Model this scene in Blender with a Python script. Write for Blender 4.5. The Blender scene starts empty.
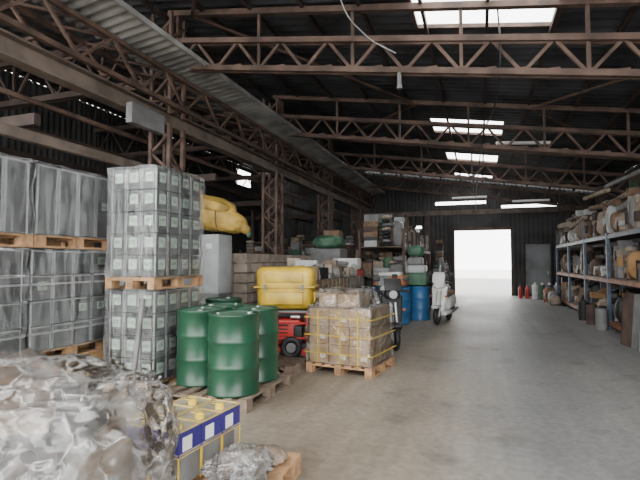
import bpy, math, random
from mathutils import Vector, Matrix, Euler, noise
R=random.Random(7)
S=bpy.context.scene
# ------------------------------------------------------------ materials
def mat(name,col,rough=0.6,metal=0.0,var=0.25,scale=4.0,bump=0.0,bscale=None,col2=None,detail=6,spec=None):
    m=bpy.data.materials.new(name); m.use_nodes=True
    nt=m.node_tree; b=nt.nodes["Principled BSDF"]
    b.inputs["Roughness"].default_value=rough; b.inputs["Metallic"].default_value=metal
    if spec is not None: b.inputs["Specular IOR Level"].default_value=spec
    tc=nt.nodes.new("ShaderNodeTexCoord")
    n=nt.nodes.new("ShaderNodeTexNoise"); n.inputs["Scale"].default_value=scale; n.inputs["Detail"].default_value=detail
    nt.links.new(tc.outputs["Object"],n.inputs["Vector"])
    r=nt.nodes.new("ShaderNodeValToRGB")
    c2=col2 if col2 else tuple(c*(1-var) for c in col)
    c1=col if col2 else tuple(min(1,c*(1+var*0.5)) for c in col)
    r.color_ramp.elements[0].position=0.35; r.color_ramp.elements[1].position=0.65
    r.color_ramp.elements[0].color=(*c2,1); r.color_ramp.elements[1].color=(*c1,1)
    nt.links.new(n.outputs["Fac"],r.inputs["Fac"]); nt.links.new(r.outputs["Color"],b.inputs["Base Color"])
    if bump>0:
        n2=nt.nodes.new("ShaderNodeTexNoise"); n2.inputs["Scale"].default_value=bscale or scale*4; n2.inputs["Detail"].default_value=4
        nt.links.new(tc.outputs["Object"],n2.inputs["Vector"])
        bp=nt.nodes.new("ShaderNodeBump"); bp.inputs["Strength"].default_value=bump; bp.inputs["Distance"].default_value=0.02
        nt.links.new(n2.outputs["Fac"],bp.inputs["Height"]); nt.links.new(bp.outputs["Normal"],b.inputs["Normal"])
    return m
def film(name,lo,hi,scale=(3,3,14),col=(0.8,0.82,0.83),rough=0.22,crease=0.0,fmin=0.38,fmax=0.68,gloss=0.0,bump=0.9):
    """clear plastic: transparent + (milky haze) + glossy sheet reflection"""
    m=bpy.data.materials.new(name); m.use_nodes=True
    nt=m.node_tree; b=nt.nodes["Principled BSDF"]; out=nt.nodes["Material Output"]
    b.inputs["Base Color"].default_value=(*col,1); b.inputs["Roughness"].default_value=rough
    tc=nt.nodes.new("ShaderNodeTexCoord"); mp=nt.nodes.new("ShaderNodeMapping"); mp.inputs["Scale"].default_value=scale
    n=nt.nodes.new("ShaderNodeTexNoise"); n.inputs["Scale"].default_value=1.6; n.inputs["Detail"].default_value=8; n.inputs["Distortion"].default_value=1.5
    nt.links.new(tc.outputs["Object"],mp.inputs["Vector"]); nt.links.new(mp.outputs["Vector"],n.inputs["Vector"])
    mr=nt.nodes.new("ShaderNodeMapRange"); mr.inputs["From Min"].default_value=fmin; mr.inputs["From Max"].default_value=fmax
    mr.inputs["To Min"].default_value=lo; mr.inputs["To Max"].default_value=hi
    nt.links.new(n.outputs["Fac"],mr.inputs["Value"])
    fac=mr.outputs["Result"]; hgt=n.outputs["Fac"]
    if crease>0:
        nd=nt.nodes.new("ShaderNodeMixRGB"); nd.inputs[0].default_value=0.28
        nt.links.new(mp.outputs["Vector"],nd.inputs[1]); nt.links.new(n.outputs["Color"],nd.inputs[2])
        vo=nt.nodes.new("ShaderNodeTexVoronoi"); vo.feature='DISTANCE_TO_EDGE'; vo.inputs["Scale"].default_value=3.2
        nt.links.new(nd.outputs[0],vo.inputs["Vector"])
        vr=nt.nodes.new("ShaderNodeMapRange"); vr.inputs["From Min"].default_value=0.0; vr.inputs["From Max"].default_value=0.05
        vr.inputs["To Min"].default_value=crease; vr.inputs["To Max"].default_value=0
        nt.links.new(vo.outputs["Distance"],vr.inputs["Value"])
        ad=nt.nodes.new("ShaderNodeMath"); ad.operation='ADD'; ad.use_clamp=True
        nt.links.new(mr.outputs["Result"],ad.inputs[0]); nt.links.new(vr.outputs[0],ad.inputs[1]); fac=ad.outputs[0]
        a2=nt.nodes.new("ShaderNodeMath"); a2.operation='MULTIPLY_ADD'; a2.inputs[1].default_value=1.5
        nt.links.new(vr.outputs[0],a2.inputs[0]); nt.links.new(n.outputs["Fac"],a2.inputs[2]); hgt=a2.outputs[0]
    bp=nt.nodes.new("ShaderNodeBump"); bp.inputs["Strength"].default_value=bump; bp.inputs["Distance"].default_value=0.03
    nt.links.new(hgt,bp.inputs["Height"]); nt.links.new(bp.outputs["Normal"],b.inputs["Normal"])
    tr=nt.nodes.new("ShaderNodeBsdfTransparent"); mx=nt.nodes.new("ShaderNodeMixShader")
    nt.links.new(fac,mx.inputs["Fac"]); nt.links.new(tr.outputs[0],mx.inputs[1]); nt.links.new(b.outputs[0],mx.inputs[2])
    last=mx.outputs[0]
    if gloss>0:
        gl=nt.nodes.new("ShaderNodeBsdfGlossy"); gl.inputs["Roughness"].default_value=0.14; gl.inputs["Color"].default_value=(.9,.9,.9,1)
        nt.links.new(bp.outputs["Normal"],gl.inputs["Normal"])
        lw=nt.nodes.new("ShaderNodeFresnel"); lw.inputs["IOR"].default_value=1.45; nt.links.new(bp.outputs["Normal"],lw.inputs["Normal"])
        gm=nt.nodes.new("ShaderNodeMath"); gm.operation='MULTIPLY'; gm.use_clamp=True; gm.inputs[1].default_value=gloss; nt.links.new(lw.outputs[0],gm.inputs[0])
        m2=nt.nodes.new("ShaderNodeMixShader"); nt.links.new(gm.outputs[0],m2.inputs[0]); nt.links.new(last,m2.inputs[1]); nt.links.new(gl.outputs[0],m2.inputs[2]); last=m2.outputs[0]
    nt.links.new(last,out.inputs["Surface"])
    return m
M={}
M['rust']=mat('rusty_steel',(0.105,0.066,0.050),0.7,0.1,0.5,3,0.3,20)
M['rustd']=mat('dark_rusty_steel',(0.055,0.038,0.032),0.8,0.1,0.4,3)
M['beamgrey']=mat('grey_painted_beam',(0.15,0.118,0.096),0.7,0.1,0.4,3)
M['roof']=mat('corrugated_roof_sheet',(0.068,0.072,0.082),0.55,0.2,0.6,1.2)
M['canopy']=mat('corrugated_light_sheet',(0.36,0.36,0.345),0.6,0.2,0.5,1.5)
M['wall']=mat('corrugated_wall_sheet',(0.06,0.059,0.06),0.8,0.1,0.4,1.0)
M['walll']=mat('grey_wall_sheet',(0.22,0.23,0.24),0.8,0.0,0.3,1.0)
M['wood']=mat('pallet_wood',(0.40,0.235,0.12),0.8,0,0.4,9,0.3,40)
M['woodd']=mat('old_pallet_wood',(0.20,0.15,0.11),0.85,0,0.4,9,0.3,40)
M['card']=mat('cardboard',(0.34,0.195,0.085),0.8,0,0.25,5)
M['card2']=mat('pale_cardboard',(0.42,0.27,0.13),0.8,0,0.25,5)
M['tape']=mat('yellow_strap',(0.72,0.50,0.05),0.5,0,0.1)
M['tin']=mat('tin_grey',(0.16,0.168,0.175),0.34,0.5,0.35,5)
M['tin2']=mat('tin_grey_green',(0.085,0.097,0.092),0.45,0.25,0.35,5)
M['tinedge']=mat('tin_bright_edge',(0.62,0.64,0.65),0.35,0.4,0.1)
M['label']=mat('label_pale_green',(0.55,0.70,0.58),0.6,0,0.15,20)
M['white']=mat('white_paint',(0.70,0.70,0.68),0.5,0,0.15)
M['grey']=mat('light_grey_paint',(0.38,0.40,0.40),0.5,0,0.15)
M['mgrey']=mat('mid_grey',(0.17,0.17,0.17),0.6,0,0.3)
M['black']=mat('black_rubber',(0.015,0.015,0.016),0.55,0,0.2)
M['green']=mat('green_drum_paint',(0.014,0.064,0.034),0.32,0,0.25,3)
M['greend']=mat('green_drum_lid',(0.06,0.15,0.10),0.45,0,0.4,6)
M['lgreen']=mat('dull_green',(0.06,0.15,0.09),0.6,0,0.3)
M['blue']=mat('blue_drum_plastic',(0.035,0.14,0.31),0.4,0,0.2)
M['rackblue']=mat('rack_blue',(0.06,0.09,0.14),0.5,0,0.4)
M['rackor']=mat('rack_orange',(0.30,0.12,0.05),0.6,0,0.4)
M['navy']=mat('tin_navy_print',(0.035,0.025,0.17),0.3,0.1,0.1)
M['gold']=mat('tin_gold_lacquer',(0.60,0.46,0.15),0.35,0.3,0.2,10)
M['tintop']=mat('tin_top_plate',(0.40,0.36,0.28),0.35,0.4,0.4,10)
M['yellow']=mat('yellow_plastic',(0.56,0.37,0.035),0.42,0,0.35,3,0.1)
M['yellowtarp']=mat('yellow_tarp',(0.46,0.30,0.06),0.6,0,0.5,3,0.6,7)
M['red']=mat('red_paint',(0.45,0.025,0.02),0.4,0,0.3)
M['orange']=mat('orange_paint',(0.50,0.15,0.04),0.5,0,0.3)
M['brown']=mat('brown_sacking',(0.20,0.13,0.085),0.85,0,0.4,6,0.4)
M['tan']=mat('tan_canvas',(0.33,0.27,0.21),0.85,0,0.3,5,0.4)
M['brick']=mat('pale_block',(0.36,0.30,0.25),0.85,0,0.3,5)
M['steel']=mat('bright_steel',(0.55,0.56,0.57),0.3,0.8,0.1)
M['lampwhite']=mat('lamp_housing',(0.85,0.87,0.88),0.4,0,0.05)
M['bundlecore']=mat('bundle_contents',(0.30,0.22,0.155),0.8,0,0.5,4,0.4,col2=(0.10,0.075,0.06))
M['film']=film('stretch_film',0.02,0.24,scale=(7,7,1.3),col=(.78,.80,.81),gloss=1.1,bump=.5)
M['filmc']=film('carton_film',0.04,0.24,(4,4,5),(0.75,0.70,0.62),gloss=1.8,crease=.15)
M['filmh']=film('heavy_plastic_sheet',0.01,0.30,(2.0,2.0,2.0),(0.74,0.72,0.70),0.16,crease=0.35,fmin=0.42,fmax=0.74,gloss=1.6,bump=.45)
def floor_mat():
    m=bpy.data.materials.new('concrete_floor'); m.use_nodes=True
    nt=m.node_tree; b=nt.nodes["Principled BSDF"]; lk=nt.links.new
    tc=nt.nodes.new("ShaderNodeTexCoord")
    n=nt.nodes.new("ShaderNodeTexNoise"); n.inputs["Scale"].default_value=0.7; n.inputs["Detail"].default_value=10; n.inputs["Roughness"].default_value=0.62
    mp=nt.nodes.new("ShaderNodeMapping"); mp.inputs["Scale"].default_value=(1.2,0.6,1)
    lk(tc.outputs["Object"],mp.inputs["Vector"]); lk(mp.outputs["Vector"],n.inputs["Vector"])
    r=nt.nodes.new("ShaderNodeValToRGB"); r.color_ramp.elements[0].position=0.3; r.color_ramp.elements[1].position=0.7
    r.color_ramp.elements[0].color=(0.165,0.135,0.103,1); r.color_ramp.elements[1].color=(0.34,0.29,0.228,1)
    lk(n.outputs["Fac"],r.inputs["Fac"])
    sx=nt.nodes.new("ShaderNodeSeparateXYZ"); lk(tc.outputs["Object"],sx.inputs[0])
    n3=nt.nodes.new("ShaderNodeTexNoise"); n3.inputs["Scale"].default_value=0.9; n3.inputs["Detail"].default_value=5; lk(tc.outputs["Object"],n3.inputs["Vector"])
    ad=nt.nodes.new("ShaderNodeMath"); ad.operation='MULTIPLY_ADD'; ad.inputs[1].default_value=1.0; lk(n3.outputs["Fac"],ad.inputs[0]); lk(sx.outputs["X"],ad.inputs[2])
    mr=nt.nodes.new("ShaderNodeMapRange"); mr.inputs["From Min"].default_value=-0.1; mr.inputs["From Max"].default_value=0.9; mr.inputs["To Max"].default_value=0.8
    lk(ad.outputs[0],mr.inputs["Value"])
    cg=nt.nodes.new("ShaderNodeValToRGB"); cg.color_ramp.elements[0].position=0.3; cg.color_ramp.elements[1].position=0.7
    cg.color_ramp.elements[0].color=(0.125,0.132,0.138,1); cg.color_ramp.elements[1].color=(0.25,0.255,0.257,1); lk(n.outputs["Fac"],cg.inputs["Fac"])
    mx=nt.nodes.new("ShaderNodeMixRGB"); lk(mr.outputs[0],mx.inputs[0]); lk(r.outputs[0],mx.inputs[1]); lk(cg.outputs[0],mx.inputs[2])
    n2=nt.nodes.new("ShaderNodeTexNoise"); n2.inputs["Scale"].default_value=14; n2.inputs["Detail"].default_value=9; lk(tc.outputs["Object"],n2.inputs["Vector"])
    r2=nt.nodes.new("ShaderNodeMapRange"); r2.inputs["From Min"].default_value=0.3; r2.inputs["From Max"].default_value=0.7; r2.inputs["To Min"].default_value=0.80; r2.inputs["To Max"].default_value=1.12; lk(n2.outputs["Fac"],r2.inputs["Value"])
    ml=nt.nodes.new("ShaderNodeMixRGB"); ml.blend_type='MULTIPLY'; ml.inputs[0].default_value=1
    lk(mx.outputs[0],ml.inputs[1]); lk(r2.outputs[0],ml.inputs[2])
    mp2=nt.nodes.new("ShaderNodeMapping"); mp2.inputs["Scale"].default_value=(4,0.10,1); mp2.inputs["Rotation"].default_value=(0,0,0.03); lk(tc.outputs["Object"],mp2.inputs["Vector"])
    n4=nt.nodes.new("ShaderNodeTexNoise"); n4.inputs["Scale"].default_value=1.0; n4.inputs["Detail"].default_value=5; lk(mp2.outputs[0],n4.inputs["Vector"])
    r4=nt.nodes.new("ShaderNodeMapRange"); r4.inputs["From Min"].default_value=0.3; r4.inputs["From Max"].default_value=0.65; r4.inputs["To Min"].default_value=0.84; r4.inputs["To Max"].default_value=1.07; lk(n4.outputs["Fac"],r4.inputs["Value"])
    m4=nt.nodes.new("ShaderNodeMixRGB"); m4.blend_type='MULTIPLY'; m4.inputs[0].default_value=1; lk(ml.outputs[0],m4.inputs[1]); lk(r4.outputs[0],m4.inputs[2])
    n6=nt.nodes.new("ShaderNodeTexNoise"); n6.inputs["Scale"].default_value=1.7; n6.inputs["Detail"].default_value=6; lk(tc.outputs["Object"],n6.inputs["Vector"])
    r6=nt.nodes.new("ShaderNodeMapRange"); r6.inputs["From Min"].default_value=0.56; r6.inputs["From Max"].default_value=0.70; r6.inputs["To Min"].default_value=1; r6.inputs["To Max"].default_value=0.66; lk(n6.outputs["Fac"],r6.inputs["Value"])
    m5=nt.nodes.new("ShaderNodeMixRGB"); m5.blend_type='MULTIPLY'; m5.inputs[0].default_value=1; lk(m4.outputs[0],m5.inputs[1]); lk(r6.outputs[0],m5.inputs[2])
    lk(m5.outputs[0],b.inputs["Base Color"])
    rr=nt.nodes.new("ShaderNodeMapRange"); rr.inputs["To Min"].default_value=0.34; rr.inputs["To Max"].default_value=0.75
    lk(n.outputs["Fac"],rr.inputs["Value"]); lk(rr.outputs[0],b.inputs["Roughness"])
    bp=nt.nodes.new("ShaderNodeBump"); bp.inputs["Strength"].default_value=0.2; bp.inputs["Distance"].default_value=0.01
    lk(n2.outputs["Fac"],bp.inputs["Height"]); lk(bp.outputs["Normal"],b.inputs["Normal"])
    return m
M['floor']=floor_mat()
M['yard']=mat('yard_ground',(0.66,0.64,0.60),0.9,0,0.1,1)

# ------------------------------------------------------------ mesh builder
class MB:
    def __init__(s): s.v=[];s.f=[];s.m=[];s.sm=[];s.ms=[];s.X=Matrix.Identity(4)
    def mi(s,k):
        if k not in s.ms: s.ms.append(k)
        return s.ms.index(k)
    def add(s,vs,fs,k,smooth=False,L=None):
        o=len(s.v); T=s.X@L if L is not None else s.X
        s.v+= [T@Vector(v) for v in vs]; i=s.mi(k)
        for f in fs: s.f.append([o+a for a in f]); s.m.append(i); s.sm.append(smooth)
    def box(s,c,d,k,rot=None):
        x,y,z=[a/2 for a in d]
        vs=[(-x,-y,-z),(x,-y,-z),(x,y,-z),(-x,y,-z),(-x,-y,z),(x,-y,z),(x,y,z),(-x,y,z)]
        fs=[(0,3,2,1),(4,5,6,7),(0,1,5,4),(1,2,6,5),(2,3,7,6),(3,0,4,7)]
        L=Matrix.Translation(c)
        if rot: L=L@Euler(rot).to_matrix().to_4x4()
        s.add(vs,fs,k,False,L)
    def rbox(s,c,d,k,r=0.03,seg=3,rot=None,taper=1.0):
        import bmesh
        bm=bmesh.new(); bmesh.ops.create_cube(bm,size=1)
        for v in bm.verts:
            t=taper if v.co.z<0 else 1
            v.co=Vector((v.co.x*d[0]*t,v.co.y*d[1]*t,v.co.z*d[2]))
        bmesh.ops.bevel(bm,geom=bm.edges[:],offset=r,segments=seg,affect='EDGES',profile=0.5)
        bm.verts.index_update()
        L=Matrix.Translation(c)
        if rot: L=L@Euler(rot).to_matrix().to_4x4()
        s.add([v.co.copy() for v in bm.verts],[[v.index for v in f.verts] for f in bm.faces],k,True,L); bm.free()
    def beam(s,a,b,w,h,k):
        a=Vector(a);b=Vector(b);d=b-a;l=d.length
        if l<1e-6:return
        q=d.to_track_quat('Y','Z').to_matrix().to_4x4()
        s_=Matrix.Translation((a+b)/2)@q
        x,y,z=w/2,l/2,h/2
        vs=[(-x,-y,-z),(x,-y,-z),(x,y,-z),(-x,y,-z),(-x,-y,z),(x,-y,z),(x,y,z),(-x,y,z)]
        fs=[(0,3,2,1),(4,5,6,7),(0,1,5,4),(1,2,6,5),(2,3,7,6),(3,0,4,7)]
        s.add(vs,fs,k,False,s_)
    def cyl(s,a,b,r,k,n=14,r2=None,smooth=True):
        a=Vector(a);b=Vector(b);d=b-a;l=d.length;r2=r if r2 is None else r2
        L=Matrix.Translation(a)@d.to_track_quat('Z','Y').to_matrix().to_4x4()
        vs=[(r*math.cos(t*2*math.pi/n),r*math.sin(t*2*math.pi/n),0) for t in range(n)]+[(r2*math.cos(t*2*math.pi/n),r2*math.sin(t*2*math.pi/n),l) for t in range(n)]
        s.add(vs,[(i,(i+1)%n,n+(i+1)%n,n+i) for i in range(n)],k,smooth,L)
        s.add(vs,[list(range(n))[::-1],list(range(n,2*n))],k,False,L)
    def rev(s,c,prof,k,n=28,L=None,smooth=True):
        vs=[];m=len(prof)
        for r,z in prof:
            for t in range(n): vs.append((r*math.cos(t*2*math.pi/n),r*math.sin(t*2*math.pi/n),z))
        fs=[(j*n+i,j*n+(i+1)%n,(j+1)*n+(i+1)%n,(j+1)*n+i) for j in range(m-1) for i in range(n)]
        T=Matrix.Translation(c)
        if L is not None: T=T@L
        s.add(vs,fs,k,smooth,T)
    def torus(s,c,R0,r,k,axis='X',n=24,m=8):
        vs=[]
        for i in range(n):
            a=i*2*math.pi/n
            for j in range(m):
                b=j*2*math.pi/m; q=R0+r*math.cos(b); u,v,w=q*math.cos(a),q*math.sin(a),r*math.sin(b)
                vs.append({'X':(w,u,v),'Y':(u,w,v),'Z':(u,v,w)}[axis])
        fs=[(i*m+j,((i+1)%n)*m+j,((i+1)%n)*m+(j+1)%m,i*m+(j+1)%m) for i in range(n) for j in range(m)]
        s.add(vs,fs,k,True,Matrix.Translation(c))
    def blob(s,c,d,k,amp=0.1,freq=2.0,pw=1.0,sub=4,rot=None,seed=0,smooth=True,flat=None,crumple=0.0,cf=3.0):
        import bmesh
        bm=bmesh.new(); bmesh.ops.create_icosphere(bm,subdivisions=sub,radius=1)
        for v in bm.verts:
            p=v.co.copy()
            q=Vector([math.copysign(abs(a)**pw,a) for a in p])
            n=noise.fractal(p*freq+Vector((seed*3.1,seed*1.7,seed)),0.8,2.0,4 if crumple==0 else 2)
            rdg=1-abs(noise.noise(p*freq*2.3+Vector((seed,0,seed))))*2
            q=q*(1+amp*n+amp*0.5*rdg)
            if crumple>0:
                w=p*cf+Vector((seed,seed*.7,0))+noise.noise_vector(p*cf)*0.5
                ds=noise.voronoi(w)[0]; d2=noise.voronoi(w*2.7)[0]
                q=q*(1-crumple*min(.6,ds[1]-ds[0])-crumple*.35*min(.5,d2[1]-d2[0])+crumple*.2)
            v.co=Vector((q.x*d[0]/2,q.y*d[1]/2,q.z*d[2]/2))
            if flat is not None and v.co.z<flat: v.co.z=flat
        bm.verts.index_update()
        L=Matrix.Translation(c)
        if rot: L=L@Euler(rot).to_matrix().to_4x4()
        s.add([v.co.copy() for v in bm.verts],[[v.index for v in f.verts] for f in bm.faces],k,smooth,L); bm.free()
    def shell(s,c,d,k,amp=0.02,n=14,seed=0,top=True,taper=0.0):
        x,y,z=[a/2 for a in d]; C=Vector(c)
        def P(u,v,w):
            t=1-taper*(w*0.5+0.5)
            p=Vector((u*x*t,v*y*t,w*z))
            nn=noise.fractal(p*4.5+Vector((seed,seed*2,0)),0.8,2.0,4)
            return p+Vector((u,v,max(w,0)*0.6)).normalized()*(amp*(nn*1.2+0.6)) 
        def patch(fn):
            vs=[];fs=[]
            for i in range(n+1):
                for j in range(n+1): vs.append(fn(-1+2*i/n,-1+2*j/n))
            for i in range(n):
                for j in range(n): fs.append((i*(n+1)+j,(i+1)*(n+1)+j,(i+1)*(n+1)+j+1,i*(n+1)+j+1))
            s.add(vs,fs,k,True,Matrix.Translation(C))
        patch(lambda a,b:P(a,-1,b)); patch(lambda a,b:P(1,a,b)); patch(lambda a,b:P(-a,1,b)); patch(lambda a,b:P(-1,-a,b))
        if top: patch(lambda a,b:P(a,b,1))
    def done(s,name):
        me=bpy.data.meshes.new(name); me.from_pydata([tuple(v) for v in s.v],[],s.f)
        for k in s.ms: me.materials.append(M[k])
        me.polygons.foreach_set('material_index',s.m); me.polygons.foreach_set('use_smooth',s.sm); me.update()
        o=bpy.data.objects.new(name,me); S.collection.objects.link(o); return o
def place(x,y,z=0,rz=0): return Matrix.Translation((x,y,z))@Matrix.Rotation(rz,4,'Z')

# ------------------------------------------------------------ shell
XL,XR,YB,Y0,XG=-12.0,5.0,24.0,0.6,-5.5
def zr(x): return 5.6-0.15*x if x>XG else 5.6+0.825+0.05*(XG-x)
b=MB(); b.box((0-3,14,-0.05),(30,68,0.1),'floor'); b.done('floor')
b=MB(); b.box((-3,75,-0.06),(90,54,0.1),'yard'); b.done('yard_ground')
sky=[(-1.0,1.2,6.6,8.15),(-1.35,0.7,13.6,15.2),(-1.2,0.7,18.0,19.4),(-1.1,0.6,22.1,23.2)]
b=MB()
xs=[XL,XG,-1.35,-1.2,-1.1,-1.0,0.6,0.7,1.2,XR]; st=0.05; per=0.25
ny=int((YB-Y0)/st); vs=[];fs=[]
for j in range(ny+1):
    y=Y0+j*st
    for x in xs: vs.append((x,y,zr(x)+0.035*math.sin(y*2*math.pi/per)))
for j in range(ny):
    y=Y0+(j+.5)*st
    for i in range(len(xs)-1):
        xm=(xs[i]+xs[i+1])/2
        if any(a<xm<c and d<y<e for a,c,d,e in sky): continue
        o=j*len(xs)+i; fs.append((o,o+1,o+1+len(xs),o+len(xs)))
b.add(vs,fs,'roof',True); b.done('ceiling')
for i,(a,c,d,e) in enumerate(sky):
    b=MB()
    for x in (a,c): b.beam((x,d,zr(x)),(x,e,zr(x)),0.05,0.07,'rust')
    for y in (d,e): b.beam((a,y,zr(a)),(c,y,zr(c)),0.05,0.07,'rust')
    b.done('window_%d'%(i+1))
def corr_wall(name,p0,p1,z0,z1,k,holes=(),amp=0.02,per=0.2):
    b=MB(); p0=Vector(p0);p1=Vector(p1);d=p1-p0;L=d.length;d.normalize();nrm=Vector((-d.y,d.x,0))
    n=int(L/0.05); zs=sorted(set([z0,z1]+[h[2] for h in holes]+[h[3] for h in holes])); vs=[];fs=[]
    for i in range(n+1):
        u=L*i/n
        for z in zs:
            zz=z
            p=p0+d*u+nrm*amp*math.sin(u*2*math.pi/per)
            if z==z1: zz=min(z1,zr(p.x))
            vs.append((p.x,p.y,zz))
    for i in range(n):
        u=L*(i+.5)/n
        for j in range(len(zs)-1):
            zm=(zs[j]+zs[j+1])/2
            if any(h[0]<u<h[1] and h[2]<zm<h[3] for h in holes): continue
            o=i*len(zs)+j; fs.append((o,o+len(zs),o+len(zs)+1,o+1))
    b.add(vs,fs,k,True); return b.done(name)
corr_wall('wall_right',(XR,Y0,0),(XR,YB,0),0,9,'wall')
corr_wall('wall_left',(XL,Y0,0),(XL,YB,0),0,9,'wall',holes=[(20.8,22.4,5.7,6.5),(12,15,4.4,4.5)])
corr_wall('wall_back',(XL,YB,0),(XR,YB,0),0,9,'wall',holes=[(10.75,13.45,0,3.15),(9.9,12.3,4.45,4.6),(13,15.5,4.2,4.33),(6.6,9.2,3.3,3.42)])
b=MB()
for x in (-1.22,1.42): b.box((x,YB-0.12,1.57),(0.08,0.12,3.14),'rust')
b.box((0.1,YB-0.12,3.2),(2.8,0.12,0.14),'rust'); b.done('door_1')
b=MB(); b.box((2.55,YB-0.15,1.25),(1.0,0.06,2.3),'walll')
for x in(2.05,3.05): b.box((x,YB-0.2,1.25),(0.06,0.05,2.3),'mgrey')
b.box((2.55,YB-0.2,2.4),(1.06,0.05,0.06),'mgrey'); b.box((2.95,YB-0.22,1.1),(0.03,0.05,0.15),'steel'); b.done('door_2')

# ------------------------------------------------------------ steelwork
TY=[2.5,7.2,11.9,16.6,21.3]
def truss(name,y,x0,x1,zb,zt,n,k='rust',w=0.09):
    b=MB()
    for s_ in (-0.06,0.06):
        b.beam((x0,y+s_,zb(x0)),(x1,y+s_,zb(x1)),0.05,w,k); b.beam((x0,y+s_,zt(x0)),(x1,y+s_,zt(x1)),0.05,w,k)
    for i in range(n):
        xa=x0+(x1-x0)*i/n; xb=x0+(x1-x0)*(i+1)/n
        if i%2==0: b.beam((xa,y,zb(xa)),(xb,y,zt(xb)),0.04,0.05,k)
        else: b.beam((xa,y,zt(xa)),(xb,y,zb(xb)),0.04,0.05,k)
        b.box((xa,y,(zb(xa)+0.03)),(0.14,0.03,0.12),k)
        if i%4==0: b.beam((xa,y,zb(xa)),(xa,y,zr(xa)-0.12),0.05,0.05,k)
    return b.done(name)
zb=lambda x:4.42-0.15*x
zt=lambda x:4.92-0.15*x
for y in TY[1:]:
    truss('roof_truss',y,XG+0.2,XR-0.15,zb,zt,24)
for y in TY:
    truss('side_bay_truss',y,XL+0.1,XG-0.35,lambda x:5.0,lambda x:5.9,10,'rustd',0.12)
b=MB()
for y in TY[1:]:
    b.beam((XG,y,zr(XG+.01)-0.14),(XR-0.15,y,zr(XR)-0.14),0.1,0.1,'rust')
x=-11.6
while x<XR-0.1:
    b.beam((x,Y0,zr(x)-0.09),(x,YB-.1,zr(x)-0.09),0.05,0.09,'rustd'); x+=0.98
for (xa,ya,xb,yb) in [(-5,7.2,-1.5,11.9),(4.6,7.2,1.2,11.9),(-5,16.6,-1.5,11.9),(4.6,16.6,1.2,11.9),(1.2,2.8,4.6,7.2),(-1.5,2.8,-5,7.2)]:
    b.beam((xa,ya,zr(xa)-0.18),(xb,yb,zr(xb)-0.18),0.05,0.05,'rust')
b.done('roof_purlins')
b=MB()
for y in TY[1:]:
    b.beam((XR-0.15,y,3.3),(XR-1.6,y,zb(XR-1.6)),0.07,0.07,'rust'); b.box((XR-0.2,y,1.95),(0.16,0.2,3.9),'rust')
b.done('wall_stanchions')
def lattice_col(y):
    b=MB(); w=0.2
    for sx in(-w,w):
        for sy in(-w,w): b.box((XG+sx,y+sy,2.05),(0.07,0.07,4.1),'rust')
    z=0.1;f=1
    while z<3.95:
        for sx in(-w,w): b.beam((XG+sx,y-w*f,z),(XG+sx,y+w*f,z+0.35),0.02,0.05,'rust')
        for sy in(-w,w): b.beam((XG-w*f,y+sy,z),(XG+w*f,y+sy,z+0.35),0.02,0.05,'rust')
        z+=0.35;f=-f
    b.box((XG,y,0.02),(0.6,0.6,0.04),'rust')
    for sx in (-w,w):
        for sy in (-w,w): b.box((XG+sx,y+sy,5.25),(0.06,0.06,1.9),'rust')
    z=4.3
    while z<6:
        for sx in(-w,w): b.beam((XG+sx,y-w,z),(XG+sx,y+w,z+0.35),0.02,0.05,'rust')
        for sy in(-w,w): b.beam((XG-w,y+sy,z),(XG+w,y+sy,z+0.35),0.02,0.05,'rust')
        z+=0.35
    b.done('lattice_steel_column')
for y in TY[1:]: lattice_col(y)
b=MB(); ya,yb=Y0,YB-0.1
b.box((XG,(ya+yb)/2,4.12),(0.22,yb-ya,0.03),'beamgrey'); b.box((XG,(ya+yb)/2,4.25),(0.04,yb-ya,0.24),'beamgrey'); b.box((XG,(ya+yb)/2,4.38),(0.26,yb-ya,0.03),'beamgrey')
for sx in(-0.28,0.28):
    for z in(4.44,5.0): b.beam((XG+sx,ya,z),(XG+sx,yb,z),0.07,0.07,'rust')
    n=int((yb-ya)/0.6)
    for i in range(n):
        u=ya+(yb-ya)*i/n; v=ya+(yb-ya)*(i+1)/n
        if i%2: b.beam((XG+sx,u,4.44),(XG+sx,v,5.0),0.04,0.04,'rust')
        else: b.beam((XG+sx,u,5.0),(XG+sx,v,4.44),0.04,0.04,'rust')
        if sx>0:
            b.beam((XG-.28,u,5.0),(XG+.28,v,5.0),0.04,0.04,'rust'); b.beam((XG-.28,u,4.44),(XG+.28,u,4.44),0.04,0.04,'rust')
b.done('lattice_girder')
b=MB(); b.beam((XG-0.1,Y0,3.25),(XG-0.1,6.95,3.25),0.1,0.14,'beamgrey'); b.beam((XG-.4,Y0,3.85),(XG-.4,YB-.2,3.85),0.06,0.06,'rust')
b.box((XG+.26,6.3,3.98),(0.12,0.8,0.32),'mgrey'); b.done('side_tie_beam')
b=MB(); vs=[];fs=[]; n=int((YB-0.3-Y0)/0.04)
for j in range(n+1):
    y=Y0+j*0.04; w=0.022*math.sin(y*2*math.pi/0.18)
    vs+= [(XG-0.05,y,5.06+w),(XG+0.85,y,5.17+w)]
for j in range(n): fs.append((2*j,2*j+1,2*j+3,2*j+2))
b.add(vs,fs,'canopy',True)
b.beam((XG+0.85,Y0,5.18),(XG+0.85,YB-.3,5.18),0.04,0.08,'canopy'); b.done('gutter_canopy')
b=MB(); b.beam((-6,YB-1.0,3.95),(4.85,YB-1.0,3.95),0.15,0.22,'beamgrey')
for x in (-5.9,-2.4,4.7): b.box((x,YB-1.0,1.92),(0.14,0.14,3.84),'rust')
b.done('far_cross_beam')
b=MB()
for y in (4.8,9.5,14.2,19):
    b.beam((XL+.1,y,3.6),(XG-.35,y,3.6),0.1,0.16,'rustd')
for x in (-10.5,-8.7,-7): b.beam((x,Y0,3.75),(x,YB-.1,3.75),0.08,0.12,'rustd')
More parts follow.
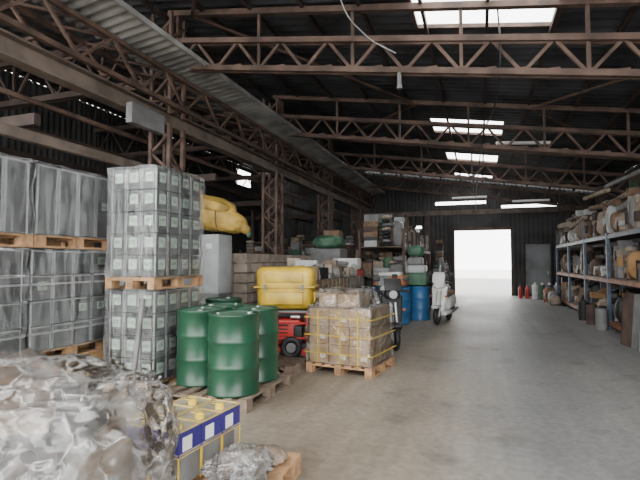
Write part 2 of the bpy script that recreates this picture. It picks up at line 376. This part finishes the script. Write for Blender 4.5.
for y in TY:
    for x in(-10.5,-8.7): b.box((x,y+.3,1.85),(0.12,0.12,3.7),'rustd')
b.done('side_bay_frame')

# ------------------------------------------------------------ lamps / cables
def tube(x,y,z,L,rz):
    b=MB(); b.X=place(x,y,z,rz)
    b.box((0,0,0.03),(L,0.12,0.05),'lampwhite'); b.cyl((-L/2+.03,0,-0.01),(L/2-.03,0,-0.01),0.018,'white',10)
    for s_ in(-1,1):
        b.box((s_*(L/2-.02),0,-0.01),(0.03,0.05,0.05),'white'); b.cyl((s_*L*.35,0,0.05),(s_*L*.35,0,zr(x)-z-0.1),0.006,'black',6)
    b.done('fluorescent_light')
tube(1.2,14.2,4.95,1.5,0.3); tube(-0.4,20.5,4.3,1.4,0); tube(2.0,20.8,4.1,1.4,0)
def cable(name,pts,r=0.012,k='white'):
    cu=bpy.data.curves.new(name,'CURVE'); cu.dimensions='3D'; cu.bevel_depth=r; cu.resolution_u=8
    sp=cu.splines.new('BEZIER'); sp.bezier_points.add(len(pts)-1)
    for p,q in zip(sp.bezier_points,pts): p.co=q; p.handle_left_type=p.handle_right_type='AUTO'
    o=bpy.data.objects.new(name,cu); cu.materials.append(M[k]); S.collection.objects.link(o)
cable('hanging_cable',[(-1.7,5.6,5.75),(-1.75,5.9,5.2),(-1.55,6.6,4.95),(-1.2,7.1,4.85)],0.009,'grey')
cable('hanging_cable',[(0.3,7.3,5.5),(0.32,7.25,4.5),(0.1,9.5,4.1),(-0.02,13,3.9),(-0.1,16,3.85),(-.15,22.9,4.0)],0.013,'black')
b=MB(); b.cyl((-1.15,7.15,4.36),(-1.15,7.15,4.60),0.035,'mgrey',12); b.cyl((-1.15,7.15,4.30),(-1.15,7.15,4.36),0.05,'mgrey',12,0.035); b.done('pendant_lamp')

# ------------------------------------------------------------ pallet
def pallet(b,x,y,z,w,l,k='wood'):
    for i in(-1,0,1):
        b.box((x+i*(w/2-.05),y,z+.011),(0.1,l,0.022),k)
        for j in(-1,0,1): b.box((x+i*(w/2-.05),y+j*(l/2-.07),z+.061),(0.1,0.14,0.078),k)
    for j in(-1,0,1): b.box((x,y+j*(l/2-.07),z+.111),(w,0.14,0.022),k)
    n=7
    for i in range(n): b.box((x-w/2+.05+(w-.1)*i/(n-1),y,z+.133),(0.098,l,0.022),k)
def tins(b,x0,y0,z0,nx,ny_,nz,sx,sy,sz,k='tin',label='label',lab=0.7,rng=R,edge=1.0,hedge=True,ls=(.42,.34)):
    for i in range(nx):
        for j in range(ny_):
            for q in range(nz):
                if 0<i<nx-1 and 0<j<ny_-1 and q<nz-1: continue
                cx=x0+(i+.5)*sx; cy=y0+(j+.5)*sy; cz=z0+(q+.5)*sz
                b.box((cx,cy,cz),(sx-.018,sy-.018,sz-.016),k)
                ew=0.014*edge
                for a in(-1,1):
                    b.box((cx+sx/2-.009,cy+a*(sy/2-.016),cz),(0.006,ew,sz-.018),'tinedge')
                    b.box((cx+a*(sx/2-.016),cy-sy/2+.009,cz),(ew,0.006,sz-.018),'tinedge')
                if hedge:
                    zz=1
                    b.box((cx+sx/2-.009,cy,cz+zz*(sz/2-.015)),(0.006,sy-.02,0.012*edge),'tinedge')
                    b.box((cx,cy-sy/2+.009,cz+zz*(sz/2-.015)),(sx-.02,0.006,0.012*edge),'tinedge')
                lw,lh=ls
                if rng.random()<lab and i==nx-1:
                    b.box((cx+sx/2-.007,cy+.01,cz+.02),(0.004,sy*lw,sz*lh),label)
                    for t in(.06,-.02): b.box((cx+sx/2-.004,cy+.01,cz+.02+t*sz),(0.002,sy*lw*.7,0.008),'mgrey')
                if rng.random()<lab and j==0:
                    b.box((cx,cy-sy/2+.007,cz+.02),(sx*lw,0.004,sz*lh),label)
                    for t in(.06,-.02): b.box((cx,cy-sy/2+.004,cz+.02+t*sz),(sx*lw*.7,0.002,0.008),'mgrey')
b=MB(); 
for g in range(2):
    y_=5.0-(g+.5)*1.23; pallet(b,-5.08,y_,0,0.8,1.18,'woodd'); b.box((-5.08,y_,.30),(0.74,1.1,0.28),'card2'); b.box((-5.08,y_,.30),(0.76,0.05,0.285),'tape')
b.done('carton_layer_pallet')
b=MB()
for g in range(2):
    yb_=5.0-(g+1)*1.2-g*0.03
    pallet(b,-5.08,yb_+0.6,0.45,0.8,1.18)
    tins(b,-5.48,yb_+.02,.596,3,4,4,0.8/3,.285,.285,'tin','label',.12,hedge=True)
    b.shell((-5.08,yb_+.59,.596+2*.285),(0.86,1.18,4*.285+.02),'film',0.02,18,seed=g)
    for z_ in(.8,1.35): b.box((-5.08,yb_+.59,z_),(.87,1.16,.02),'tinedge')
b.done('wrapped_tin_pallet')
b=MB()
for g in range(2):
    yb_=5.0-(g+1)*1.2-g*0.03+0.04
    pallet(b,-5.08,yb_+.6,1.76,0.84,1.2,'wood')
    tins(b,-5.48,yb_+.02,1.91,3,4,1,0.8/3,.285,0.80,'tin','white',0.3,edge=1.8,ls=(.4,.14))
    b.shell((-5.08,yb_+.59,2.31),(0.86,1.18,.82),'film',0.02,18,seed=5+g)
b.done('wrapped_tin_pallet')
for (z0,nz,sz,sd) in ((0.0,4,0.275,2),(1.27,5,0.27,9)):
    b=MB(); x0,y0=-4.42,4.66
    pallet(b,x0+.35,y0+.5,z0,0.74,1.04)
    tins(b,x0+.01,y0+.02,z0+.146,3,4,nz,0.23,0.24,sz,'tin2','label',0.94,edge=.6,hedge=False,ls=(.52,.46))
    b.shell((x0+.355,y0+.5,z0+.146+nz*sz/2),(0.74,1.02,nz*sz+.03),'film',0.015,18,seed=sd)
    b.done('wrapped_tin_pallet')
b=MB(); b.cyl((-3.78,4.36,0.0),(-3.83,4.60,1.16),0.032,'mgrey',14); b.cyl((-3.78,4.36,0.0),(-3.781,4.365,.03),0.05,'grey',14)
b.done('leaning_pipe')

# ------------------------------------------------------------ drums
def drum(x,y,z,body='green',lid='greend',h=0.88,r=0.285):
    b=MB(); b.X=place(x,y,z,R.random()*6)
    p=[(0,0.015),(r-.02,0.015),(r-.015,0),(r+.006,0.0),(r+.008,0.02),(r,0.03)]
    for f in (0.34,0.66):
        p+=[(r,h*f-.035),(r+.005,h*f-.02),(r+.014,h*f),(r+.005,h*f+.02),(r,h*f+.035)]
    p+=[(r,h-.03),(r+.008,h-.02),(r+.008,h),(r-.012,h),(r-.014,h-.02)]
    b.rev((0,0,0),p,body,36)
    b.rev((0,0,0),[(r-.014,h-.02),(r-.03,h-.018),(r-.05,h-.012),(0.001,h-.012)],lid,36)
    b.cyl((r*.62,0,h-.012),(r*.62,0,h+.006),0.035,'steel',16); b.cyl((-r*.62,0,h-.012),(-r*.62,0,h+.004),0.02,'steel',12)
    return b.done('steel_drum' if body!='blue' else 'plastic_drum')
b=MB(); pallet(b,-2.95,5.1,0,1.2,1.3,'woodd'); b.done('wooden_pallet')
for p in ((-2.66,4.72),(-2.70,5.35),(-3.26,4.98),(-3.32,5.60)): drum(p[0],p[1],0.145)
b=MB(); pallet(b,-3.85,6.5,0,0.66,0.7,'woodd'); b.done('wooden_pallet')
drum(-3.85,6.5,0.145)

# ------------------------------------------------------------ yellow tank on red machine
b=MB(); pallet(b,-2.78,6.35,0,0.55,0.7,'woodd'); b.done('wooden_pallet')
CX,CY,CR=-3.10,7.30,math.radians(14)
b=MB(); b.X=place(CX,CY,0,CR)
for sy in(-.3,.3):
    for sx in(-.36,.36):
        b.torus((sx,sy,0.15),0.10,0.05,'black','Y',20,8); b.cyl((sx,sy-.04,.15),(sx,sy+.04,.15),0.07,'red',14)
b.box((0,0,0.17),(0.9,0.5,0.07),'red')
for sx in(-.38,.38):
    for sy in(-.24,.24): b.box((sx,sy,.48),(0.06,0.06,0.62),'red')
b.rbox((-.05,0,.45),(0.62,0.42,0.42),'red',0.05); b.rbox((.22,-.2,.42),(0.16,0.1,0.28),'black',0.03)
for i in range(5): b.box((-.12,-.225,.32+i*.06),(0.34,0.015,0.02),'black')
for z in(.36,.60,.78): 
    b.box((0,-.24,z),(0.78,0.03,0.035),'red'); b.box((.38,0,z),(0.03,0.5,0.035),'red'); b.box((-.38,0,z),(0.03,0.5,0.035),'red')
b.cyl((.1,-.24,.7),(.25,-.24,.7),0.03,'steel'); b.box((0,0,.79),(0.84,0.56,0.03),'mgrey')
b.torus((.12,-.33,.22),.13,.05,'black','Y',20,8); b.cyl((.12,-.36,.22),(.12,-.28,.22),.08,'mgrey',14)
b.done('red_engine_cart')
b=MB(); b.X=place(CX,CY,0.81,CR)
b.rbox((0,0,.36),(0.98,0.70,0.70),'yellow',0.13,6,None,0.93); b.rbox((0,0,.38),(1.01,0.73,0.035),'yellow',0.012)
b.rbox((0,-.350,.20),(0.62,0.03,0.2),'yellow',0.012); b.rbox((0,-.352,.53),(0.62,0.03,0.14),'yellow',0.012); b.rbox((.485,0,.20),(0.03,0.44,0.2),'yellow',0.012)
for s_ in(-1,1): b.box((s_*.3,-.372,.38),(0.04,0.02,0.08),'mgrey')
b.cyl((.2,0,.69),(.2,0,.73),0.1,'yellow',18)
b.done('yellow_storage_tank')

# ------------------------------------------------------------ carton pallet
b=MB(); b.X=place(-1.86,6.86,0,math.radians(-8))
pallet(b,0,0,0,1.02,1.0)
z=.146
lay=[(0.27,3,3),(0.26,3,3),(0.25,3,2),(0.2,2,2)]
for li,(h,nx,nyy) in enumerate(lay):
    w=(0.94 if li<3 else 0.6)/nx; l=(0.92 if li<3 else .62)/nyy; ox=0 if li<3 else -.12; oy=0 if li<3 else .05
    for i in range(nx):
        for j in range(nyy):
            cx=-nx*w/2+(i+.5)*w+ox+R.uniform(-.008,.008); cy=-nyy*l/2+(j+.5)*l+oy
            b.box((cx,cy,z+h/2),(w-.014,l-.014,h-.008),R.choice(['card','card2','card']))
            b.box((cx,cy-l/2+.006,z+h/2),(0.05,0.006,h-.01),'card2'); b.box((cx+w/2-.006,cy,z+h/2),(0.006,0.05,h-.01),'card2')
            if R.random()<.4: b.box((cx+w*.2,cy-l/2+.004,z+h*.4),(w*.3,0.006,h*.25),'white')
    z+=h
b.shell((0,0,.55),(1.0,.98,.80),'filmc',0.03,20,seed=3,taper=0.04)
b.shell((-.10,.04,1.05),(0.76,.76,.28),'filmc',0.05,16,seed=8,taper=0.25)
for x in(-.3,.05,.32): b.box((x,-.522,.53),(0.014,0.006,.74),'tape')
for z_ in(.30,.55,.80): b.box((0,-.524,z_),(1.05,.006,.012),'tape'); b.box((.534,0,z_),(.006,1.04,.012),'tape')
b.done('wrapped_carton_pallet')

# ------------------------------------------------------------ foreground bundle
b=MB(); b.X=place(-2.26,1.80,0,math.radians(6))
pallet(b,0,0,0,1.1,1.0,'wood')
b.box((-.12,0,.42),(0.90,.84,.54),'bundlecore'); b.box((.26,-.06,.38),(0.48,.74,.46),'bundlecore',(0,0,.2))
for i in range(5): b.box((-.42+i*.2,-.425,.42),(.012,.01,.5),'woodd')
b.box((.05,-.05,.74),(.66,.6,.14),'mgrey',(.06,.08,.3)); b.blob((-.2,.05,.84),(.7,.66,.30),'bundlecore',.15,2,.7,3,seed=4)
b.box((.12,-.435,.45),(.28,.02,.18),'white',(0,0,.05)); b.box((.505,.0,.42),(.02,.3,.16),'grey',(0,0,.2)); b.box((.1,-.1,.83),(.3,.24,.06),'tan',(.05,.1,.6))
b.cyl((.22,.12,.6),(.17,.12,.96),0.06,'mgrey'); b.cyl((-.45,-.44,.2),(-.3,-.43,.85),0.03,'red'); b.box((-.35,-.45,.5),(.14,.05,.3),'red'); b.cyl((.1,-.40,.5),(.42,-.36,.78),0.04,'steel')
b.blob((.04,0,.57),(1.34,1.14,.96),'filmh',.10,1.5,.62,6,seed=2,flat=-.42,crumple=.20,cf=2.6)
b.done('plastic_wrapped_bundle')

# ------------------------------------------------------------ tins on pallet
b=MB(); pallet(b,-1.92,2.95,0,1.22,0.84); b.done('wooden_pallet')
b=MB(); b.X=place(-2.06,2.94,0.146,math.radians(-5)); sx,sy=.255,.235; N=3
b.box((0,0,.095),(.46,.60,.19),'mgrey')
for i in range(2):
    for j in range(N):
        cx=(i-.5)*sx; cy=(j-1)*sy; hx=sx/2-.006; hy=sy/2-.006
        for a in(-1,1):
            for c in(-1,1): b.box((cx+a*hx,cy+c*hy,.095),(.008,.008,.19),'tape')
        b.box((cx,cy,.275),(2*hx,2*hy,.16),'navy'); b.box((cx,cy-hy,.21),(2*hx-.01,.003,.012),'tintop'); b.box((cx+hx,cy,.21),(.003,2*hy-.01,.012),'tintop')
        for (px,py,qx,qy) in [(0,-hy,2*hx,.008),(0,hy,2*hx,.008),(-hx,0,.008,2*hy),(hx,0,.008,2*hy)]:
            b.box((cx+px,cy+py,.357),(qx,qy,.010),'gold'); b.box((cx+px,cy+py,.194),(qx,qy,.008),'gold')
        b.box((cx,cy,.353),(2*hx-.01,2*hy-.01,.006),'tintop')
        b.cyl((cx+.05,cy-.05,.356),(cx+.05,cy-.05,.384),.034,'tape',18); b.cyl((cx+.05,cy-.05,.384),(cx+.05,cy-.05,.394),.024,'tape',18)
        b.torus((cx-.05,cy+.03,.366),.03,.005,'gold','Z',18,6)
for j in(-1,0,1): b.box((.2515,j*sy-.03,.27),(.004,.09,.09),'white')
b.box((.18,-.3495,.27),(.08,.004,.10),'white')
b.done('lubricant_tins')
b=MB(); b.blob((-1.52,2.78,.26),(.34,.46,.18),'filmh',.2,2.5,.8,5,seed=21,flat=-.10,crumple=.5,cf=2)
b.blob((-1.50,3.12,.20),(.3,.2,.10),'bundlecore',.2,2.5,.8,4,seed=24,flat=-.04); b.done('loose_plastic_film')

# ------------------------------------------------------------ grey cabinet + tarp bundle
b=MB(); x,y=-5.02,7.85
b.box((x,y,.5),(.8,.5,1.0),'mgrey'); b.rbox((x,y,1.56),(.8,.5,1.12),'grey',.02,2)
for s_ in(-.2,.2):
    b.box((x+s_,y-.252,1.56),(.36,.012,1.0),'grey'); b.box((x+s_*.35,y-.262,1.56),(.02,.02,.14),'steel')
b.box((x,y-.255,1.56),(.012,.012,1.04),'mgrey'); b.box((x+.2,y-.26,1.9),(.14,.01,.1),'white')
b.box((x-.2,y-.255,.5),(.34,.02,.8),'grey'); b.box((x+.2,y-.255,.5),(.34,.02,.8),'grey')
b.done('grey_metal_cabinet')
b=MB(); b.X=place(-4.92,7.95,2.15,math.radians(14))
b.blob((-.10,0,.40),(1.05,.60,.66),'yellowtarp',.06,1.3,.75,5,(0,.20,0),seed=6)
b.blob((.22,-.02,.26),(.8,.50,.44),'yellowtarp',.06,1.6,.75,5,(0,.28,0),seed=8)
b.blob((-.05,-.16,.54),(.85,.35,.26),'yellowtarp',.06,1.8,.8,4,(0,.22,0),seed=12)
b.blob((.60,-.06,.10),(.28,.20,.18),'yellowtarp',.1,1.6,.8,3,(0,.6,0),seed=9)
b.blob((.68,-.06,.02),(.10,.1,.2),'lgreen',.1,2,1,3,(0,-.2,0)); b.blob((-.30,-.05,.80),(.12,.08,.16),'orange',.1,2,1,3)
for t in(-.3,.1): b.torus((t,-.02,.36-t*.2),.30,.012,'brown','X',24,6)
b.done('yellow_tarp_bundle')

# ------------------------------------------------------------ junk generators
PAL=['card','brown','tan','mgrey','grey','white','woodd','rust','card2','black','brick','tan','brown']
def junk(b,x0,x1,y0,y1,z0,hmax,rng,pal=PAL,dw=(0.2,0.5)):
    y=y0
    while y<y1-.12:
        w=min(rng.uniform(*dw),y1-y); x=x0
        while x<x1-.12:
            d=min(rng.uniform(.25,.6),x1-x); h=rng.uniform(.35,1)*hmax; k=rng.choice(pal); t=rng.random()
            cx,cy=x+d/2,y+w/2
            if t<.3:
                z=z0
                while z<z0+h-.05:
                    hh=min(rng.uniform(.10,.28),z0+h-z); b.box((cx,cy,z+hh/2),(d*rng.uniform(.7,.88),w*rng.uniform(.7,.88),hh*.97),k,(0,0,rng.uniform(-.15,.15))); z+=hh
                    k=rng.choice(pal)
            elif t<.45:
                r=min(d,w)*.42; b.cyl((cx,cy,z0),(cx,cy,z0+h*.8),r,k,14); b.cyl((cx,cy,z0+h*.8),(cx,cy,z0+h*.88),r*.4,'black',10)
            elif t<.6:
                r=min(.07,h*.2)
                for q in range(5): b.cyl((x+.03,y+.05+q*w*.18,z0+r+(q%2)*r*1.7),(x1-.05,y+.05+q*w*.18,z0+r+(q%2)*r*1.7),r,rng.choice([k,'grey','brown']),10)
            elif t<.72:
                r=min(d,w)*.36
                for q in range(max(1,int(h/.12))): b.torus((cx,cy,z0+.06+q*.12),r,.055,rng.choice(['black','mgrey','tan',k]),'Z',16,8)
            else:
                b.blob((cx,cy,z0+h*.38),(d*.98,w*.98,h*.78),k,.14,2,.75,3,seed=rng.randint(0,99),flat=-h*.37)
            x+=d
        y+=w
def longroll(b,p0,p1,r,k,rng):
    b.cyl(p0,p1,r,k,12)
    for t in(.25,.5,.75):
        q=Vector(p0).lerp(Vector(p1),t); d=(Vector(p1)-Vector(p0)).normalized()*.015; b.cyl(q-d,q+d,r*1.08,'brown',12)
rr=random.Random(3)
b=MB(); x0,x1=2.9,4.1; ys=[7.6+i*2.6 for i in range(6)]
for y in ys:
    for x in(x0,x1): b.box((x,y,1.15),(0.07,0.08,2.3),'rackblue'); b.box((x,y,.01),(.13,.13,.02),'rackblue')
    for z in(.3,.9,1.5): b.beam((x0,y,z),(x1,y,z+.5),.03,.03,'rackblue')
for z in(.14,1.15,2.2):
    for x in(x0,x1): b.box((x,(ys[0]+ys[-1])/2,z),(0.05,ys[-1]-ys[0],.09),'rackor' if z<2 else 'rackblue')
    b.box(((x0+x1)/2,(ys[0]+ys[-1])/2,z+.06),(x1-x0,ys[-1]-ys[0],.025),'woodd')
b.done('storage_rack')
RP=['brown','rust','mgrey','card','woodd','mgrey','black','grey','rust','brown','black','black','rustd','tan']
for z,h in((.215,.85),(1.225,.9),(2.275,1.05)):
    for a,c in zip(ys[:-1],ys[1:]):
        b=MB(); junk(b,x0+.03,x1-.08,a+.06,c-.06,z,h,rr,RP if z<2 else ['tan','grey','brown','mgrey','rust','rustd','brown','brick'],(.15,.38))
        if z>2:
            for q in range(6):
                xx=x0+.05+q*.19; zz=z+.5+rr.uniform(0,.6); longroll(b,(xx,a+.05,zz),(xx+rr.uniform(-.1,.1),c-.1,zz+rr.uniform(-.15,.15)),rr.uniform(.04,.11),rr.choice(['tan','mgrey','brick','brown']),rr)
        b.done('shelf_goods')
b=MB()
for i in range(4): b.box((2.76-i*.035,9.6+i*.25,.5),(.03,.5,1.0),['white','grey','mgrey','rust'][i],(0,.08,.05*i))
b.done('leaning_panels')
b=MB()
for i in range(3): 
    y=12.6+i*1.0; b.cyl((2.68,y,0),(2.68,y,.5),.13,['mgrey','rust','black'][i],14); b.cyl((2.68,y,.5),(2.68,y,.56),.05,'black',10)
b.done('metal_canisters')
b=MB(); 
for i in range(4):
    hh=.35+.12*(i%3); b.blob((2.58+.06*(i%2),19.2+i*.55,hh/2),(.40,.45,hh),['tan','mgrey','brown','grey'][i],.12,2,.8,3,seed=i,flat=-hh/2)
b.done('sack_pile')
def ext(x,y,k='red'):
    b=MB(); b.rev((x,y,0),[(0.001,0),(.08,0),(.085,.02),(.085,.42),(.06,.49),(.025,.52),(.025,.57),(.001,.57)],k,16)
    b.box((x,y-.03,.59),(.03,.12,.03),'black'); b.cyl((x+.05,y,.55),(x+.1,y,.2),.012,'black',8); b.done('fire_extinguisher')
ext(1.65,22.3); ext(1.92,22.2); ext(2.45,20.6)
b=MB(); 
for i,k in enumerate(['white','lgreen','rackblue','grey']): b.cyl((2.2+i*.28,21.9,0),(2.2+i*.28,21.9,.62),.12,k,14); b.cyl((2.2+i*.28,21.9,.62),(2.2+i*.28,21.9,.72),.05,'white',10)
b.done('gas_cylinders')
b=MB(); b.box((3.9,YB-.45,2.6),(1.2,.4,.9),'mgrey'); b.box((3.9,YB-.67,2.6),(1.0,.03,.7),'grey'); b.box((3.9,YB-.45,1.07),(1.2,.4,2.14),'rustd'); b.done('electrical_cabinet')

# ------------------------------------------------------------ left mid/far clutter
lr=random.Random(11)
LP=['mgrey','grey','lgreen','tan','brown','black','rust','grey','mgrey','woodd','black','rust','brown','rustd','white']
b=MB(); xa,xb=-3.5,-2.15; ys2=[13.9,15.8,17.7,19.6,21.4]
for y in ys2:
    for x in(xa,xb): b.box((x,y,1.3),(.07,.07,2.6),'rust')
for z in(.12,1.1,2.0):
    for x in(xa,xb): b.box((x,17.65,z),(.05,7.5,.09),'rust')
    b.box(((xa+xb)/2,17.65,z+.055),(1.35,7.5,.02),'woodd')
b.done('storage_rack')
for z,h in((.19,.85),(1.17,.8),(2.07,1.25)):
    for a,c in zip(ys2[:-1],ys2[1:]):
        b=MB(); junk(b,xa+.06,xb-.03,a+.06,c-.06,z,h,lr,LP,(.15,.4)); b.done('shelf_goods')
b=MB(); junk(b,-2.05,-1.45,16.0,20.1,0,1.7,lr,LP,(.3,.5)); b.done('machine_parts_pile')
b=MB(); junk(b,-2.0,-1.40,20.2,22.4,0,2.9,lr,['mgrey','rust','brown','grey','rustd'],(.3,.5)); b.done('machine_parts_pile')
for p in((-2.05,12.3),(-2.1,12.95),(-1.62,13.25),(-2.7,12.6)): drum(p[0],p[1],0,'blue','blue',.93)
b=MB(); b.rbox((-2.3,12.6,1.10),(.9,.5,.26),'orange',.04); b.rbox((-2.3,12.6,1.28),(.6,.45,.1),'white',.03); b.box((-2.3,12.34,1.10),(.5,.02,.12),'white'); b.done('orange_crate')
b=MB(); b.rbox((-1.68,13.3,1.12),(.6,.7,.34),'lgreen',.05); b.rbox((-1.68,13.3,1.40),(.5,.6,.22),'grey',.05); b.rbox((-1.72,13.3,1.62),(.4,.5,.22),'mgrey',.05);b.blob((-1.7,13.3,1.9),(.45,.5,.34),'lgreen',.12,2,.8,3,flat=-.15);b.done('crate_stack')
b=MB()
for q in range(8):
    for i in range(2):
        for j in range(16):
            b.box((-4.98+.33*i,8.6+.24*j,.1+.205*q+.146),(.31,.22,.185),'brick' if (i*7+j*3+q*5)%4 else 'tan',(0,0,lr.uniform(-.04,.04)))
pallet(b,-4.82,10.4,0,.75,3.9,'woodd')
b.done('stacked_concrete_blocks')
b=MB()
for i in range(3):
    y=8.6+i*1.1
    for lz in range(3): b.box((-3.3,y,.22+lz*.42),(1.0,.95,.38),['woodd','mgrey','brown'][(i+lz)%3]); 
    for lz in range(3):
        for s_ in(-.3,0,.3): b.box((-2.79,y+s_,.22+lz*.42),(.02,.08,.4),'woodd')
b.done('wooden_crates')
b=MB(); junk(b,-3.75,-2.85,8.2,11.2,1.26,.45,lr,['grey','mgrey','tan','black','brown','woodd'],(.2,.4)); b.done('machine_parts_pile')
b=MB(); b.rbox((-3.4,12.1,1.3),(.8,.6,.2),'red',.04); b.box((-3.4,12.1,.6),(.8,.6,1.2),'mgrey'); b.rbox((-3.4,12.1,1.55),(.7,.5,.3),'white',.06); b.done('red_toolbox_cabinet')
b=MB(); b.rbox((-4.3,13.4,1.0),(.9,.8,2.0),'mgrey',.04); b.blob((-4.3,13.4,2.2),(.9,.8,.4),'lgreen',.12,2,.75,4,flat=-.19,seed=5); b.rbox((-4.2,13.4,2.45),(.5,.4,.2),'brown',.05); b.done('green_covered_machine')
for (a,c,d,e,h) in((-11,-6.3,9,13,1.8),(-11,-6.3,14.6,18.6,2.6),(-8,-5.9,3,6.7,1.6),(-10,-6,19.5,21,3.0),(-5.1,-3.9,14.5,15.9,2.7),(-5.1,-3.9,17.1,20.8,3.2)):
    b=MB(); junk(b,a,c,d,e,0,h,lr,['mgrey','brown','woodd','tan','rust','grey','lgreen','black'],(.4,.9)); b.done('scrap_material_pile')

# ------------------------------------------------------------ scooters
def scooter(x,y,rz,body,seat='black',shield='white',name='motor_scooter'):
    b=MB(); b.X=place(x,y,0,rz)   # faces -Y
    for wy in(-.62,.58):
        b.torus((0,wy,.23),.18,.055,'black','X',26,10); b.cyl((-.035,wy,.23),(.035,wy,.23),.12,'mgrey',18); b.cyl((-.05,wy,.23),(.05,wy,.23),.04,'steel',12)
    b.rbox((0,-.62,.47),(.17,.5,.07),body,.03); 
    for s_ in(-.06,.06): b.cyl((s_,-.62,.23),(s_*.8,-.42,.85),.022,'steel',10)
    b.rbox((0,-.40,.66),(.42,.09,.66),body,.04,3,(-.28,0,0),.7)
    b.rbox((0,-.02,.27),(.34,.66,.10),body,.04)
    b.rbox((0,.50,.52),(.34,.78,.34),body,.11,4,(.10,0,0)); b.rbox((0,.42,.74),(.30,.76,.12),seat,.05,3,(.06,0,0))
    b.rbox((0,.93,.58),(.2,.08,.1),'red',.03); b.rbox((0,.92,.36),(.18,.03,.2),'black',.01,2,(.3,0,0))
    b.rbox((0,-.36,1.0),(.30,.22,.17),body,.07,4); b.cyl((0,-.47,1.0),(0,-.49,1.0),.075,'white' if body!='black' else 'grey',18); 
    b.cyl((-.34,-.27,1.05),(.34,-.27,1.05),.016,'black',10)
    for s_ in(-1,1):
        b.cyl((s_*.24,-.27,1.05),(s_*.36,-.25,1.05),.025,'black',10); b.cyl((s_*.22,-.28,1.06),(s_*.27,-.3,1.24),.008,'black',8); b.rbox((s_*.28,-.3,1.28),(.13,.03,.09),'black',.02,2)
        b.rbox((s_*.2,-.46,.72),(.06,.04,.05),'orange',.015,2)
    b.rbox((0,-.43,1.18),(.32,.03,.24),shield,.012,2,(-.35,0,0))
    b.cyl((.15,.25,.25),(.17,.85,.33),.045,'mgrey',12); b.cyl((-.1,.2,.14),(-.24,.28,0.0),.012,'steel',8)
    return b.done(name)
scooter(-1.70,9.0,math.radians(22),'black','black','black','motorcycle'); scooter(-2.2,10.7,math.radians(20),'black','black','mgrey','motorcycle')
scooter(-0.95,12.8,math.radians(-10),'white','brown')
scooter(-1.15,15.0,math.radians(-6),'mgrey','black')

b=MB(); b.rbox((XR-.25,17.3,4.1),(.3,.4,.4),'lgreen',.05); b.box((XR-.08,17.3,4.1),(.1,.1,.5),'rust'); b.done('green_wall_lamp')

# ------------------------------------------------------------ world, camera
w=bpy.data.worlds.new('sky'); S.world=w; w.use_nodes=True
bg=w.node_tree.nodes['Background']; bg.inputs[0].default_value=(0.99,0.99,0.98,1); bg.inputs[1].default_value=8.3
cam=bpy.data.cameras.new('camera'); cam.sensor_width=36; cam.lens=465/640*36; cam.clip_end=300
co=bpy.data.objects.new('camera',cam); S.collection.objects.link(co); co.location=(0,0,1.6)
co.rotation_euler=Euler((math.radians(90+2.7),0,math.radians(19)),'XYZ'); S.camera=co
